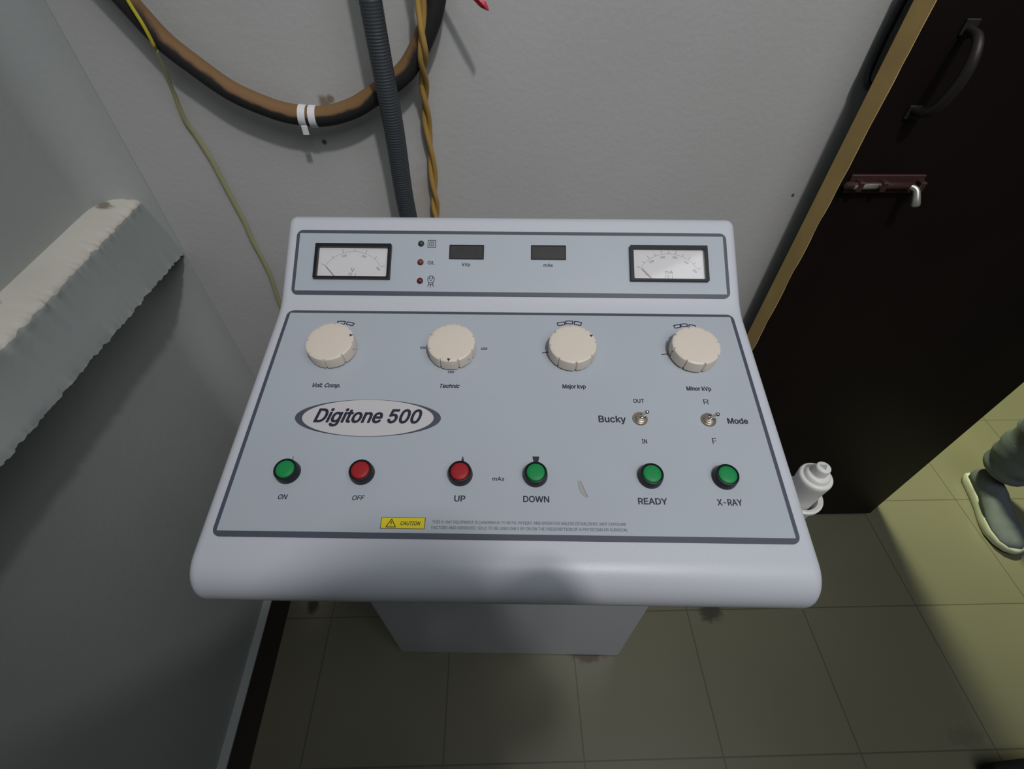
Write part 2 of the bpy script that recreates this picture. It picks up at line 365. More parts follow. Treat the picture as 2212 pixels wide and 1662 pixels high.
link('knob', tube(spline([Vector((.082, -.009, .001)), Vector((.090, -.016, -.002)), Vector((.093, -.023, -.013)), Vector((.095, -.025, -.020))], .002), lambda i, s: .0036+.0022*min(1, s/.03), 12, up=Vector((1, 0, 0))), M['worn'], tb, 'all')
for x in (.012, .045, .098): link('strap', box(x-.004, x+.004, -.0155, -.003, -.0065, .008, .0015, 1), M['boltpaint'], tb)
# ------------------------------------------------------------------ control console
FM = Matrix(((0.99921, 0.03779, -0.01227, 0), (-0.03779, 0.99929, 0.00046, 0), (0.01228, 0.0, 0.99992, 0), (0, 0, 0, 1)))
HZ = .9096
OC = Vector((0.00376, 0.18439, 0.90964))
EC = OC-FM.to_3x3() @ Vector((0, 0, HZ))
CON = T(EC) @ FM
con = empty('control_console', CON, 'white pedestal control console with grey panels of knobs, meters and buttons', 'control console')
A1, A2 = 0.1664, 0.5462; DY, DZ = .2683, .0522
ML = T((0, 0, HZ)) @ Matrix.Rotation(A1, 4, 'X')
MU = T((0, DY, HZ+DZ)) @ Matrix.Rotation(A2, 4, 'X')
def profile():
    """side outline of the housing, (y, z) relative to the panel origin"""
    P = []
    n1 = Vector((-math.sin(A1), math.cos(A1))); d1 = Vector((math.cos(A1), math.sin(A1))); n2 = Vector((-math.sin(A2), math.cos(A2))); d2 = Vector((math.cos(A2), math.sin(A2)))
    R = .030; s0 = -.020; c = d1*s0-n1*R
    for i in range(15):                                            # front roll, from underneath up to the lower panel
        a = math.radians(250-(250-(90+math.degrees(A1)))*i/14); P.append(c+Vector((math.cos(a), math.sin(a)))*R)
    U0 = Vector((DY, DZ)); su = .2556; cr = d1*su
    for i in range(7):                                             # soft crease between the two slopes
        t = i/6; p0, p1, p2 = cr-d1*.014, cr, cr+d2*.014; P.append(p0*(1-t)**2+p1*2*t*(1-t)+p2*t*t)
    R2 = .013; u1 = .0985-R2; c2 = U0+d2*u1-n2*R2
    for i in range(9):
        a = math.radians(90+math.degrees(A2)-(90+math.degrees(A2)-0)*i/8); P.append(c2+Vector((math.cos(a), math.sin(a)))*R2)
    P.append(Vector((c2.x+R2, -.064)))
    return P
P = profile(); b = bmesh.new(); HWD = .2652; RB = .010
cen = sum(P, Vector((0, 0)))/len(P)
def inset(P, d):
    out = []; n = len(P)
    for i in range(n):
        a, p, q = P[i-1], P[i], P[(i+1) % n]; e1 = (p-a).normalized(); e2 = (q-p).normalized(); nn = Vector((-(e1+e2).y, (e1+e2).x)).normalized()
        k = 1/max(.45, math.sqrt((1+e1.dot(e2))/2)); out.append(p-nn*d*k)
    return out
sl = [(-HWD+RB*(1-math.sin(t)), RB*(1-math.cos(t))) for t in [math.radians(90*i/5) for i in range(6)]]
sl = [(-HWD+RB*(1-math.sin(math.radians(18*i))), RB*(1-math.cos(math.radians(90-18*i+0)))) for i in range(6)]
sl = []
for i in range(6):
    a = math.radians(90*i/5); sl.append((-HWD+RB*(1-math.sin(a)), RB*(1-math.cos(a))))
sl = [(-HWD+RB*(1-math.cos(math.radians(18*i))), RB*(1-math.sin(math.radians(18*i)))) for i in range(6)]
X = [(x, d) for x, d in sl]+[(-x, d) for x, d in sl[::-1]]
rows = []
for x, d in X:
    q = inset(P, d) if d > 1e-6 else P
    rows.append([b.verts.new((x, p.x, p.y+HZ)) for p in q])
for p, q in zip(rows, rows[1:]):
    for k in range(len(p)): b.faces.new((p[k], p[(k+1) % len(p)], q[(k+1) % len(p)], q[k]))
b.faces.new(rows[0]); b.faces.new(rows[-1])
link('housing', b, M['housing'], con, 35)
link('cabinet', box(-.262, .262, .122, .345, .0, HZ-.055, .004, 2), M['housing'], con)
# fascias
def fascia(x0, x1, y0, y1, ow, base):
    f = link('fascia_panel', prism(rrect(x0, x1, y0, y1, .0006, 2), .0, .0011), M['fascia'], con, mw=base)
    out = rrect(x0-ow[0], x1+ow[0], y0-ow[1], y1+ow[2], .0075, 8); inn = rrect(x0, x1, y0, y1, .0006, 8)
    link('border', ring(out, inn, .0, .0010), M['border'], f); return f
fl = fascia(-.2475, .2475, 0, .2451, (.0036, .0050, .0038), ML)
fu = fascia(-.2475, .2475, 0, .0712, (.0038, .0050, .0042), MU)
ZP = .00122
def cap(s, x0, x1, y, h, par=fl, **k): return word(s, x0/1000, x1/1000, y/1000, h/1000, z=ZP, parent=par, **k)
B = .022
cap('Volt. Comp.', -199.7, -171.3, 146.2, 4.6, bold=.03, shear=.3); cap('Technic', -69.6, -49.3, 147.2, 4.4, bold=.03, shear=.25)
cap('Major kvp', 55.5, 79.3, 148.2, 4.6, bold=.03); cap('Minor kVp', 181.4, 206.4, 147.3, 4.6, bold=.03)
cap('OUT', 125.6, 136.3, 132.1, 4.4, bold=.02); cap('R', 195.6, 200.9, 131.2, 5.9, bold=.0); cap('IN', 128.4, 133.4, 87.3, 4.3, bold=.02); cap('F', 195.4, 199.6, 87.9, 5.9, bold=.0)
cap('Bucky', 89.1, 115.9, 109.7, 7.0, bold=.022); cap('Mode', 214.6, 234.5, 109.8, 5.9, bold=.026)
cap('READY', 117.4, 143.3, 28.0, 5.5, bold=B); cap('X-RAY', 187.2, 209.4, 27.9, 5.5, bold=B)
cap('ON', -202.7, -194.2, 28.3, 4.2, bold=.018, shear=.2); cap('OFF', -136.5, -125.5, 28.3, 4.2, bold=.018, shear=.2)
cap('UP', -45.7, -35.8, 28.3, 5.3, bold=B); cap('DOWN', 15.6, 38.8, 28.6, 5.4, bold=B); cap('mAs', -12.3, -1.5, 48.1, 3.7, bold=.016)
cap('THIS X-RAY EQUIPMENT IS DANGEROUS TO BOTH, PATIENT AND OPERATOR UNLESS ESTABLISHED SAFE EXPOSURE', -63.1, 104.5, 8.6, 2.5, bold=.012, m=M['inkgrey'])
cap('FACTORS AND OBSERVED. SOLD TO BE USED ONLY BY OR ON THE PRESCRIPTION OF A PHYSICIAN OR SURGEON.', -63.3, 105.3, 3.7, 2.5, bold=.012, m=M['inkgrey'])
cap('kVp', -55.6, -46.4, 31.6, 3.9, par=fu, bold=.02); cap('mAs', 38.4, 49.1, 31.7, 3.9, par=fu, bold=.02); cap('O/L', -96.1, -88.0, 33.4, 4.0, par=fu, bold=.02)
# knob scales
def arc_box(cx, cy, a0, a1, r0, r1):
    A = [a0+(a1-a0)*i/6 for i in range(7)]; p = lambda r, a: (cx+r*math.cos(math.radians(a)), cy+r*math.sin(math.radians(a)))
    o = [p(r1, a) for a in A]+[p(r0, a) for a in A[::-1]]; return list(zip(o, o[1:]+o[:1]))
def scale(segs): return link('scale_mark', strokes(segs, .00115, ZP-.0001), M['ink'], fl)
KX = (-.1873, -.0600, .0668, .1950); KY = .1935
scale(arc_box(KX[0], KY, 83.5, 96, .0358, .0398)+arc_box(KX[0], KY, 68, 80, .0360, .0396))
scale(arc_box(KX[2], KY, 97.5, 109, .0385, .0425)+arc_box(KX[2], KY, 85, 95.5, .0395, .0435)+arc_box(KX[2], KY, 72, 82.5, .0390, .0435))
scale(arc_box(KX[3], KY, 98.5, 109, .0366, .0406)+arc_box(KX[3], KY, 87, 97, .0372, .0410)+arc_box(KX[3], KY, 74, 84, .0364, .0402))
scale([((.0356, .1925), (.0430, .1938))]); scale([((.1623, .1919), (.1700, .1931))])
cap('300', -95.5, -88.8, 196.2, 2.9, bold=.03); cap('100', -29.9, -23.1, 195.8, 2.9, bold=.03); cap('200', -63.0, -56.3, 165.3, 2.8, bold=.03)
# rotary knobs
def knob_bm(rot, pocket):
    b = bmesh.new(); n = 288; rings = []
    prof = [(.0236, .0024), (.0252, .0024), (.0252, .0036), (.0250, .0138), (.0246, .0152), (.0238, .0158), (.0215, .0161), (.016, .0165), (.008, .0168)]
    for r, z in prof:
        rg = []
        for i in range(n):
            a = 2*math.pi*i/n; k = (math.degrees(a-rot)-22.5) % 45; k = min(k, 45-k)
            notch = .0019*max(0, 1-(k/2.5)**2)*(1 if r > .0225 else 0)
            rg.append(b.verts.new(((r-notch)*math.cos(a), (r-notch)*math.sin(a), z)))
        rings.append(rg)
    for p, q in zip(rings, rings[1:]):
        for i in range(n): b.faces.new((p[i], p[(i+1) % n], q[(i+1) % n], q[i]))
    b.faces.new(rings[0][::-1]); c = b.verts.new((0, 0, .0169))
    for i in range(n): b.faces.new((rings[-1][i], rings[-1][(i+1) % n], c))
    return b
KROT = [math.radians(a) for a in (20, -92, 28, -12)]
for i in range(4):
    k = link('rotary_knob', knob_bm(KROT[i], 1), M['knob'], con, 32, ML @ T((KX[i], KY, .0011)))
    link('skirt', lathe([(.012, 0), (.0225, 0), (.0225, .0026), (.012, .0026)], 40), M['black'], k)
    if i < 3:
        a = KROT[i]; r1, r0 = .0245, .0212; w = .0018; z = .0160
        poly = [(r1*math.cos(a), r1*math.sin(a)), (r0*math.cos(a)-w*math.sin(a), r0*math.sin(a)+w*math.cos(a)), (r0*math.cos(a)+w*math.sin(a), r0*math.sin(a)-w*math.cos(a))]
        link('pointer', prism(poly, .0153, .01625), M['ink'], k)
    sa = {0: math.radians(-12), 1: math.radians(-42), 2: math.radians(-157), 3: math.radians(-172)}[i]
    link('screw_hole', tube([Vector((.0240*math.cos(sa), .0240*math.sin(sa), .0085)), Vector((.02525*math.cos(sa), .02525*math.sin(sa), .0085))], .0013, 10, up=Vector((0, 0, 1))), M['nickel'], k)
# push buttons
BX = (-.1996, -.1315, -.0417, .0267, .1312, .1987); BY = .0535
for i, x in enumerate(BX):
    p = link('push_button', lathe([(.0098, 0), (.0113, 0), (.0112, .002), (.0105, .0075), (.0101, .0085), (.0091, .0087), (.0086, .0080), (.0086, .0072)], 48), M['black'], con, 35, ML @ T((x, BY, .0011)))
    cm = M['red'] if i in (1, 2) else M['green']
    tag(link('button_cap', lathe([(.0083, .0070), (.0083, .0084), (.0076, .0090), (.0045, .0094), (0, .0096)], 40), cm, p, 50), ('red' if i in (1, 2) else 'green')+' button cap')
link('arrow', prism([(-.0428, .0640), (-.0386, .0640), (-.0407, .0722)], ZP-.0001, ZP), M['ink'], fl)
link('arrow', prism([(.0241, .0724), (.0307, .0724), (.0289, .0640), (.0258, .0640)], ZP-.0001, ZP), M['ink'], fl)
link('tick_mark', strokes([((-.1989, .0695), (-.1993, .0620))], .0007, ZP-.0001), M['inkgrey'], fl)
# toggle switches
for x, y, tip in ((.1298, .1137, (.0042, .0012, .0112)), (.1963, .1133, (.0050, .0004, .0106))):
    t = link('toggle_switch', lathe([(.0074, 0), (.0074, .0009), (.0070, .0014), (.0052, .0014), (.0050, .0030), (.0041, .0032), (.0039, .0044), (.0029, .0046), (.0026, .0036), (0, .0036)], 36), M['nickel'], con, 30, ML @ T((x, y, .0011)))
    tv = Vector(tip); p0 = Vector((0, 0, .0034)); bm = tube([p0, p0.lerp(tv, .5), p0.lerp(tv, .85), tv], lambda i, s: (.0014, .0017, .0021, .0022)[i], 14, up=Vector((1, 0, 0)))
    bmesh.ops.create_uvsphere(bm, u_segments=16, v_segments=10, radius=.0024, matrix=T(tv))
    tag(link('lever', bm, M['chrome'], t, 'all'), 'bright chrome lever')
# badge
bd = link('brand_badge', prism(ell(-.1366, .1114, .0716, .0206, 96), 0, .0013), M['border'], con, mw=ML)
link('badge_plate', prism(ell(-.1366, .1114, .0645, .0202, 96), .0013, .00142), M['badge'], bd)
word('Digitone 500', -.1893, -.0838, .1060, .0146, bold=.028, shear=.26, z=.00150, name='lettering', parent=bd)
# caution plate
cp = link('caution_label', prism([(-.1075, .0034), (-.0691, .0034), (-.0691, .0133), (-.1075, .0133)], .0011, .00128), M['ink'], con, mw=ML)
link('label_face', prism([(-.1070, .0038), (-.0696, .0038), (-.0696, .0129), (-.1070, .0129)], .00128, .00134), M['yellow'], cp)
tr = [(-.1025, .0048), (-.0943, .0048), (-.0984, .0117)]
bm = strokes([(tr[0], tr[1]), (tr[1], tr[2]), (tr[2], tr[0]), ((-.0984, .0099), (-.0984, .0070)), ((-.0984, .0063), (-.0984, .0056))], .0007, .00135)
link('warning_triangle', bm, M['ink'], cp)
word('CAUTION', -.0903, -.0731, .0066, .0032, bold=.02, shear=.22, z=.00140, name='lettering', parent=cp)
# meters
def meter(x0, x1, y0, y1, nums, unit):
    m = link('panel_meter', ring(rrect(x0, x1, y0, y1, .0006, 3), rrect(x0+.0036, x1-.0036, y0+.0022, y1-.0040, .0012, 3), .0, .0062), M['black'], con, mw=MU)
    cx = (x0+x1)/2; w = x1-x0
    link('dial_face', prism(rrect(x0+.003, x1-.003, y0+.002, y1-.003, .001, 3), .0012, .0018), M['face'], m)
    link('glass', prism(rrect(x0+.0037, x1-.0037, y0+.0023, y1-.0041, .001, 3), .0050, .0054), M['pane'], m)
    oy = y0-.004; R = w*.43; ry = .0385; segs = []
    P = lambda a, r: (cx+R*r*math.cos(math.radians(a)), oy+ry*r*math.sin(math.radians(a)))
    A = list(range(32, 149, 4)); segs += [(P(a, 1), P(c, 1)) for a, c in zip(A, A[1:])]
    n = len(nums); bm = strokes(segs, .00022, .0018, .0001)
    for i in range(n*2+1):
        a = 148-(148-30)*i/(n*2); strokes([(P(a, 1), P(a, 1.09 if i % 2 else 1.13))], .0004, .0018, .0001, bm)
    link('scale', bm, M['inkgrey'], m)
    for i, s in enumerate(nums):
        a = 148-(148-30)*(i+1)/n; px, py = P(a, .90); rot = math.radians((a-90)*.75)
        word(s, px-.0027, px+.0027, py-.0011, .0024, bold=.01, z=.0019, name='numeral', m=M['inkgrey'], parent=m, rot=rot)
    q0, q1 = P(148, .96), (cx-w*.22, y0+.0025)
    link('needle', strokes([(q0, q1)], .0006, .0034, .0003), M['needle'], m)
    uw = .0044 if len(unit) == 1 else .0092
    word(unit, cx-uw/2, cx+uw/2, y0+.0095, .0046, bold=.0, z=.0019, name='unit_letters', m=M['inkgrey'], parent=m)
    yy = y0+.0036; s = [((cx-.004, yy), (cx-.0005, yy)), ((cx-.004, yy+.0042), (cx-.0005, yy+.0042)), ((cx-.004, yy), (cx-.004, yy+.0042)), ((cx-.0005, yy), (cx-.0005, yy+.0042)), ((cx+.0015, yy), (cx+.0055, yy)), ((cx+.0035, yy), (cx+.0035, yy+.0042)), ((cx-.0022, yy+.001), (cx-.0022, yy+.003))]
    link('class_symbol', strokes(s, .0004, .0018, .0001), M['inkgrey'], m)
    return m
meter(-.2262, -.1382, .0136, .0564, ('100', '200', '300'), 'V')
meter(.1381, .2270, .0143, .0575, ('100', '200', '300', '400', '500'), 'mA')
for x0, x1, y0, y1 in ((-.0711, -.0309, .0398, .0577), (.0239, .0644, .0402, .0580)):
    d = link('digital_display', ring(rrect(x0, x1, y0, y1, .0004, 2), rrect(x0+.0011, x1-.0011, y0+.0011, y1-.0011, .0004, 2), 0, .0022), M['black'], con, mw=MU)
    link('screen', prism(rrect(x0+.0010, x1-.0010, y0+.0010, y1-.0010, .0004, 2), .0011, .0016), M['screen'], d)
for (x, y), mm, lb in (((-.1043, .0587), M['led_g'], 'green indicator lamp'), ((-.1040, .0355), M['led_o'], 'orange indicator lamp'), ((-.1035, .0126), M['led_r'], 'red indicator lamp')):
    l = link('indicator_lamp', lathe([(.0034, 0), (.0034, .0018), (.0030, .0019), (.0029, .0012)], 28), M['black'], con, 30, MU @ T((x, y, .0011)))
    tag(link('lens', lathe([(.0028, .0008), (.0027, .0021), (.0020, .0030), (.0010, .0035), (0, .0036)], 24), mm, l, 'all'), lb)
# printed symbols beside the lamps
def sq(cx, cy, r): return [((cx-r, cy-r), (cx+r, cy-r)), ((cx+r, cy-r), (cx+r, cy+r)), ((cx+r, cy+r), (cx-r, cy+r)), ((cx-r, cy+r), (cx-r, cy-r))]
link('symbol', strokes(sq(-.0921, .0587, .0045)+sq(-.0921, .0587, .0024)+sq(-.0921, .0587, .0004), .00075, ZP-.0001), M['ink'], fu)
bm = bmesh.new(); cx, cy = -.0911, .0150; ar = [(cx+.0038*math.cos(math.radians(a)), cy+.0040*math.sin(math.radians(a))) for a in range(-42, 223, 12)]
strokes(list(zip(ar, ar[1:])), .00075, ZP-.0001, bm=bm)
strokes([(ar[0], (cx+.0022, cy-.0060)), (ar[-1], (cx-.0022, cy-.0060)), ((cx-.0024, cy-.0042), (cx+.0024, cy-.0042)), ((cx-.0024, cy-.0062), (cx+.0024, cy-.0062)), ((cx-.0022, cy-.006), (cx-.0036, cy-.0094)), ((cx+.0022, cy-.006), (cx+.0032, cy-.0094)), ((cx, cy-.006), (cx-.0002, cy-.0100))], .00075, ZP-.0001, bm=bm)
for ex, ey, rx, ry_ in ((-.0017, .0012, .0007, .0011), (.0016, .0014, .0007, .0012), (0, -.0012, .0009, .0007)): prism(ell(cx+ex, cy+ey, rx, ry_, 14), ZP-.0001, ZP+.00002, bm)
link('symbol', bm, M['ink'], fu)
# holder clip and hand switch on the right flank
HX, HY, HT = .2925, .0640, HZ-.0035
hold = link('switch_holder', lathe([(.0150, -.075), (.0160, -.075), (.0185, -.040), (.0212, -.038), (.0215, -.0345), (.0195, -.0330), (.0168, -.0345), (.0150, -.070)], 36), M['white'], con, 40, T((HX, HY, HT)))
link('bracket', box(-.030, -.014, -.009, .009, -.072, -.040, .001, 1), M['white'], hold)
hs = empty('hand_switch', CON @ T((HX, HY, HT-.078)), 'white stepped hand switch hanging upright in the clip on the right side of the console', 'hand switch')
dz = .078
link('grip', lathe([(.0128, .004), (.0132, .030), (.0140, .060), (.0150, .073), (.0152, .0765), (.0148, .0785), (.0136, .0795), (.0118, .0795), (.0112, .0812), (.0104, .083), (.0094, .0838), (.0082, .0838)], 40), M['white'], hs, 50)
bt = link('trigger_button', lathe([(.0066, .080), (.0066, .0925), (.0062, .0938), (.0054, .0943), (0, .0945)], 32), M['white'], hs, 50)
link('triangle_mark', prism([(-.0036, .0022), (.0036, .0022), (0, -.0036)], .0945, .0947), M['greytri'], bt)
link('lead', tube(spline([Vector((0, 0, .006)), Vector((0, .0, -.05)), Vector((.002, .02, -.16)), Vector((-.012, .08, -.24)), Vector((-.036, .13, -.24))], .01), .0032, 10), M['white'], hs, 'all')
# scrap of tape on the panel
bm = bmesh.new(); pa = [(-.0022, .0068), (.0008, .0064), (.0028, .0010), (.0062, -.0085), (.0040, -.0088), (-.0002, -.0048), (-.0016, .0002)]
prism(pa, 0, .0003, bm); strokes([((.0004, .0066), (.0026, .0008)), ((.0026, .0008), (.0060, -.0084))], .0006, .0003, .0005, bm)
tag(link('tape_scrap', bm, M['tape'], mw=CON @ ML @ T((.0672, .0423, .0012))), 'small torn sliver of clear tape stuck beside the DOWN button', 'tape')
# ------------------------------------------------------------------ cables on the wall
def wp(x, z, off): return Vector((x, yb(x)-off, z))
lp = [wp(-.545, 1.72, .012), wp(-.528, 1.58, .018), wp(-.492, 1.42, .024), wp(-.458, 1.31, .024), wp(-.428, 1.24, .024)] + [wp(x, z, .024) for x, z in ((-.4004, 1.188), (-.3804, 1.1525), (-.3579, 1.1289), (-.3244, 1.0999), (-.2865, 1.0814), (-.2576, 1.0732), (-.2206, 1.0709), (-.185, 1.079), (-.1574, 1.0922), (-.1171, 1.1155), (-.0965, 1.1363), (-.0778, 1.1653), (-.0674, 1.1898))] + [wp(-.060, 1.225, .024), wp(-.055, 1.27, .024), wp(-.051, 1.38, .024), wp(-.05, 1.72, .012)]
lpath = spline(lp, .006)
tag(link('cable', tube(lpath, .0118, 20), M['dusty'], smooth='all'), 'thick dusty black and brown cable hanging in a loop on the wall', 'cable')
cd = [wp(-.136, 1.72, .030), wp(-.1355, 1.56, .040), wp(-.135, 1.40, .047), wp(-.1342, 1.28, .049), wp(-.1335, 1.1937, .049), wp(-.1324, 1.1453, .049), wp(-.131, 1.1044, .049), wp(-.1301, 1.0578, .047), wp(-.1313, .9866, .044), wp(-.1306, .945, .041), wp(-.127, .86, .038), wp(-.124, .70, .036), wp(-.122, .50, .036), wp(-.122, .30, .036)]
tag(link('conduit', tube(spline(cd, .0008), lambda i, s: .0128-.0007*(.5+.5*math.cos(2*math.pi*s/.0032)), 16), M['conduit'], smooth='all'), 'dark grey corrugated conduit running down the wall behind the console', 'conduit')
ct = [wp(-.078, 1.72, .012), wp(-.079, 1.55, .025), wp(-.080, 1.40, .040), wp(-.0805, 1.28, .043), wp(-.0814, 1.1929, .043), wp(-.0830, 1.1638, .045), wp(-.0846, 1.1422, .043), wp(-.0893, 1.1104, .024), wp(-.0925, 1.0613, .012), wp(-.0917, 1.0125, .010), wp(-.0932, .9543, .010), wp(-.0941, .9331, .010), wp(-.094, .86, .010), wp(-.094, .70, .010), wp(-.094, .5, .010)]
cp_ = spline(ct, .003); bmc = []
tc = empty('twisted_cord', T(cp_[0]), 'ochre yellow twisted pair cord beside the grey conduit', 'cord')
for ph in (0, math.pi):
    q = []; s = 0
    for i, p in enumerate(cp_):
        if i: s += (p-cp_[i-1]).length
        a = ph+s/.052*math.pi+.6*math.sin(s*31); q.append(p-cp_[0]+Vector((math.cos(a)*.0030, math.sin(a)*.0030, 0)))
    link('strand', tube(q, .0034, 10), M['cord'], tc, 'all')
st = [wp(-.400, 1.72, .01), wp(-.399, 1.55, .03), wp(-.398, 1.42, .040), wp(-.396, 1.32, .042), wp(-.3935, 1.26, .042), wp(-.391, 1.225, .042), wp(-.3884, 1.1938, .042), wp(-.3836, 1.1691, .042), wp(-.3837, 1.1515, .039), wp(-.3872, 1.138, .033), wp(-.391, 1.1233, .026), wp(-.3999, 1.0972, .014), wp(-.4054, 1.0641, .007)]
s2 = [(-.4016, 1.0414), (-.3958, 1.0115), (-.3932, .9836), (-.3901, .9497), (-.387, .917), (-.3869, .884), (-.3838, .8525), (-.3824, .818), (-.3858, .7693), (-.388, .70), (-.39, .5), (-.39, .2)]
yw = empty('thin_wire', T(wp(-.400, 1.72, .01)), 'thin yellow wire slanting down the left of the wall, painted over below', 'wire'); w0 = wp(-.400, 1.72, .01)
full = st+[wp(x, z,   .0042) for x, z in s2]
sp = spline(full, .005); cut = min(i for i, p in enumerate(sp) if p.z < 1.147)
link('bare_length', tube([p-w0 for p in sp[:cut+1]], .0019, 10), M['string'], yw, 'all')
tag(link('painted_length', tube([p-w0 for p in sp[cut:]], lambda i, s: .0019+.0019*min(1, s/.12), 10, flat=.6), M['stringp'], yw, 'all'), 'lower length dulled by wall paint')
# cable ties
def band(i, w, r, m, par, name='strap'):
    p = lpath[i]; t = (lpath[i+1]-lpath[i-1]).normalized(); u = Vector((0, 1, 0)); v = t.cross(u).normalized(); bm = bmesh.new(); n = 32; L = []
    for rr, d in ((r, -w/2), (r+.0011, -w/2), (r+.0011, w/2), (r, w/2)):
        L.append([bm.verts.new(t*d+(u*math.cos(2*math.pi*k/n)+v*math.sin(2*math.pi*k/n))*rr) for k in range(n)])
    for a in range(4):
        for k in range(n): bm.faces.new((L[a][k], L[a][(k+1) % n], L[(a+1) % 4][(k+1) % n], L[(a+1) % 4][k]))
    return link(name, bm, m, par, 40)
def near(x, z): return min(range(2, len(lpath)-2), key=lambda i: (lpath[i].x-x)**2+(lpath[i].z-z)**2)
i1, i2 = near(-.2450, 1.0745), near(-.2330, 1.0735)
t1 = empty('cable_tie', T(lpath[i1]), 'left white cable tie of the pair on the cable loop, short tail pointing down', 'cable tie', 'white ties on the cable loop')
band(i1, .0088, .0117, M['tie'], t1)
link('tail', box(-.0046, .0032, -.0025, -.0010, -.0195, -.008, .0006, 1), M['tie'], t1, mw=T((.0012, -.0092, 0)))
t2 = empty('cable_tie', T(lpath[i2]), 'right white cable tie of the pair on the cable loop, trimmed without a tail', 'cable tie', 'white ties on the cable loop')
band(i2, .0088, .0117, M['tie'], t2)
i3 = near(-.0605, 1.222); p3 = lpath[i3]
t3 = empty('cable_tie', T(p3), 'red cable tie tip poking into view beside the loop top', 'cable tie')
band(i3, .006, .0119, M['redtie'], t3)
tip = Vector((-.0077, .652, 1.1862))-p3; d0 = Vector((.009, -.0095, -.003)); ax = (tip-d0).normalized(); sd = ax.cross(Vector((0, 1, 0))).normalized()
bm = bmesh.new(); rows = []
for t, w in ((0, .0042), (.55, .0044), (.80, .0044), (.87, .0038), (.95, .0020), (1, .0005)):
    c = d0.lerp(tip, t); rows.append([bm.verts.new(c+sd*w*a+Vector((0, e, 0))) for a, e in ((-1, 0), (0, -.0034), (1, 0), (0, .0030))])
for p, q in zip(rows, rows[1:]):
    for k in range(4): bm.faces.new((p[k], p[(k+1) % 4], q[(k+1) % 4], q[k]))
bm.faces.new(rows[0]); bm.faces.new(rows[-1]); link('tail', bm, M['redtie'], t3)
# ------------------------------------------------------------------ small floor things
bm = bmesh.new()
box(0, .36, -.30, 0, .0, .060, .016, 4, bm)
for v in bm.verts: v.co += Vector((0, 0, .012*noise.noise(v.co*9) if v.co.z > .02 else 0))
tag(link('floor_bag', bm, M['bag'], smooth=50, mw=T((1.004, .072, 0)) @ Matrix.Rotation(.07, 4, 'Z')), 'low black bag lying on the tiles at the bottom right corner', 'bag')
# ------------------------------------------------------------------ person in the doorway
def skin(name, V, E, m, parent, lv=2):
    me = bpy.data.meshes.new(name); me.from_pydata([v[:3] for v in V], E, []); o = bpy.data.objects.new(name, me); COL.objects.link(o)
    md = o.modifiers.new('s', 'SKIN'); md.use_smooth_shade = True; sv = me.skin_vertices[0].data
    for i, v in enumerate(V): sv[i].radius = (v[3], v[4] if len(v) > 4 else v[3])
    sv[0].use_root = True; ss = o.modifiers.new('u', 'SUBSURF'); ss.levels = lv; ss.render_levels = lv
    dg = bpy.context.evaluated_depsgraph_get(); nm = bpy.data.meshes.new_from_object(o.evaluated_get(dg)); bpy.data.objects.remove(o)
    nm.materials.clear(); nm.materials.append(m); nm.name = name
    for p in nm.polygons: p.use_smooth = True
    r = bpy.data.objects.new(name, nm); COL.objects.link(r); r.parent = parent; return r
PX, PY = 1.548, .728
pr = empty('person', T((PX, PY, 0)), 'person standing in the doorway in blue-grey trousers and grey shoes', 'person')
F1 = (-.082, .0)      # foot in view (ankle), F2 the other
F2 = (.095, .10)
body = [(0, .03, .93, .15, .11), (0, .03, 1.15, .145, .10), (0, .02, 1.36, .17, .10), (0, .02, 1.50, .055), (0, .0, 1.62, .075, .09), (0, 0, 1.70, .072, .085),
        (-.18, .02, 1.40, .055), (-.24, .03, 1.14, .042), (-.25, -.03, .90, .032), (-.25, -.06, .82, .028), (.18, .02, 1.40, .055), (.24, .03, 1.14, .042), (.25, -.03, .90, .032), (.25, -.06, .82, .028),
        (-.09, .02, .86, .085), (-.086, .0, .48, .058), (F1[0], F1[1]+.01, .10, .036), (.09, .04, .86, .085), (.093, .06, .48, .058), (F2[0], F2[1]+.01, .10, .036)]
skin('body', body, [(0, 1), (1, 2), (2, 3), (3, 4), (4, 5), (2, 6), (6, 7), (7, 8), (8, 9), (2, 10), (10, 11), (11, 12), (12, 13), (0, 14), (14, 15), (15, 16), (0, 17), (17, 18), (18, 19)], M['skin'], pr)
tr = [(0, .03, .97, .165, .125), (-.09, .02, .84, .10), (-.087, .005, .48, .075), (-.084, .006, .22, .066), (-.082, .006, .135, .066), (-.081, .002, .085, .060), (.09, .04, .84, .10), (.093, .065, .48, .075), (.094, .108, .22, .066), (.095, .108, .135, .066), (.095, .104, .085, .060)]
tro = skin('trousers', tr, [(0, 1), (1, 2), (2, 3), (3, 4), (4, 5), (0, 6), (6, 7), (7, 8), (8, 9), (9, 10)], M['trouser'], pr, 3)
for v in tro.data.vertices:
    if v.co.z < .34:
        q = v.co*1; n3 = noise.noise(Vector((q.x*11, q.y*11, q.z*34)))
        v.co.xy += Vector((q.x-(F1[0] if q.x < 0 else F2[0]), q.y-(.006 if q.x < 0 else .106))).normalized()*.016*n3*(1-q.z/.5)
sh = [(0, .03, 1.0, .165, .125), (0, .03, 1.2, .16, .115), (0, .02, 1.40, .18, .115), (-.19, .02, 1.40, .07), (-.235, .03, 1.18, .06), (.19, .02, 1.40, .07), (.235, .03, 1.18, .06)]
skin('shirt', sh, [(0, 1), (1, 2), (2, 3), (3, 4), (2, 5), (5, 6)], M['shirt'], pr)
bm = bmesh.new(); bmesh.ops.create_uvsphere(bm, u_segments=20, v_segments=12, radius=.1, matrix=T((0, .012, 1.715)) @ Matrix.Diagonal((.88, 1.02, .82, 1))); link('hair', bm, M['hair'], pr, 'all')
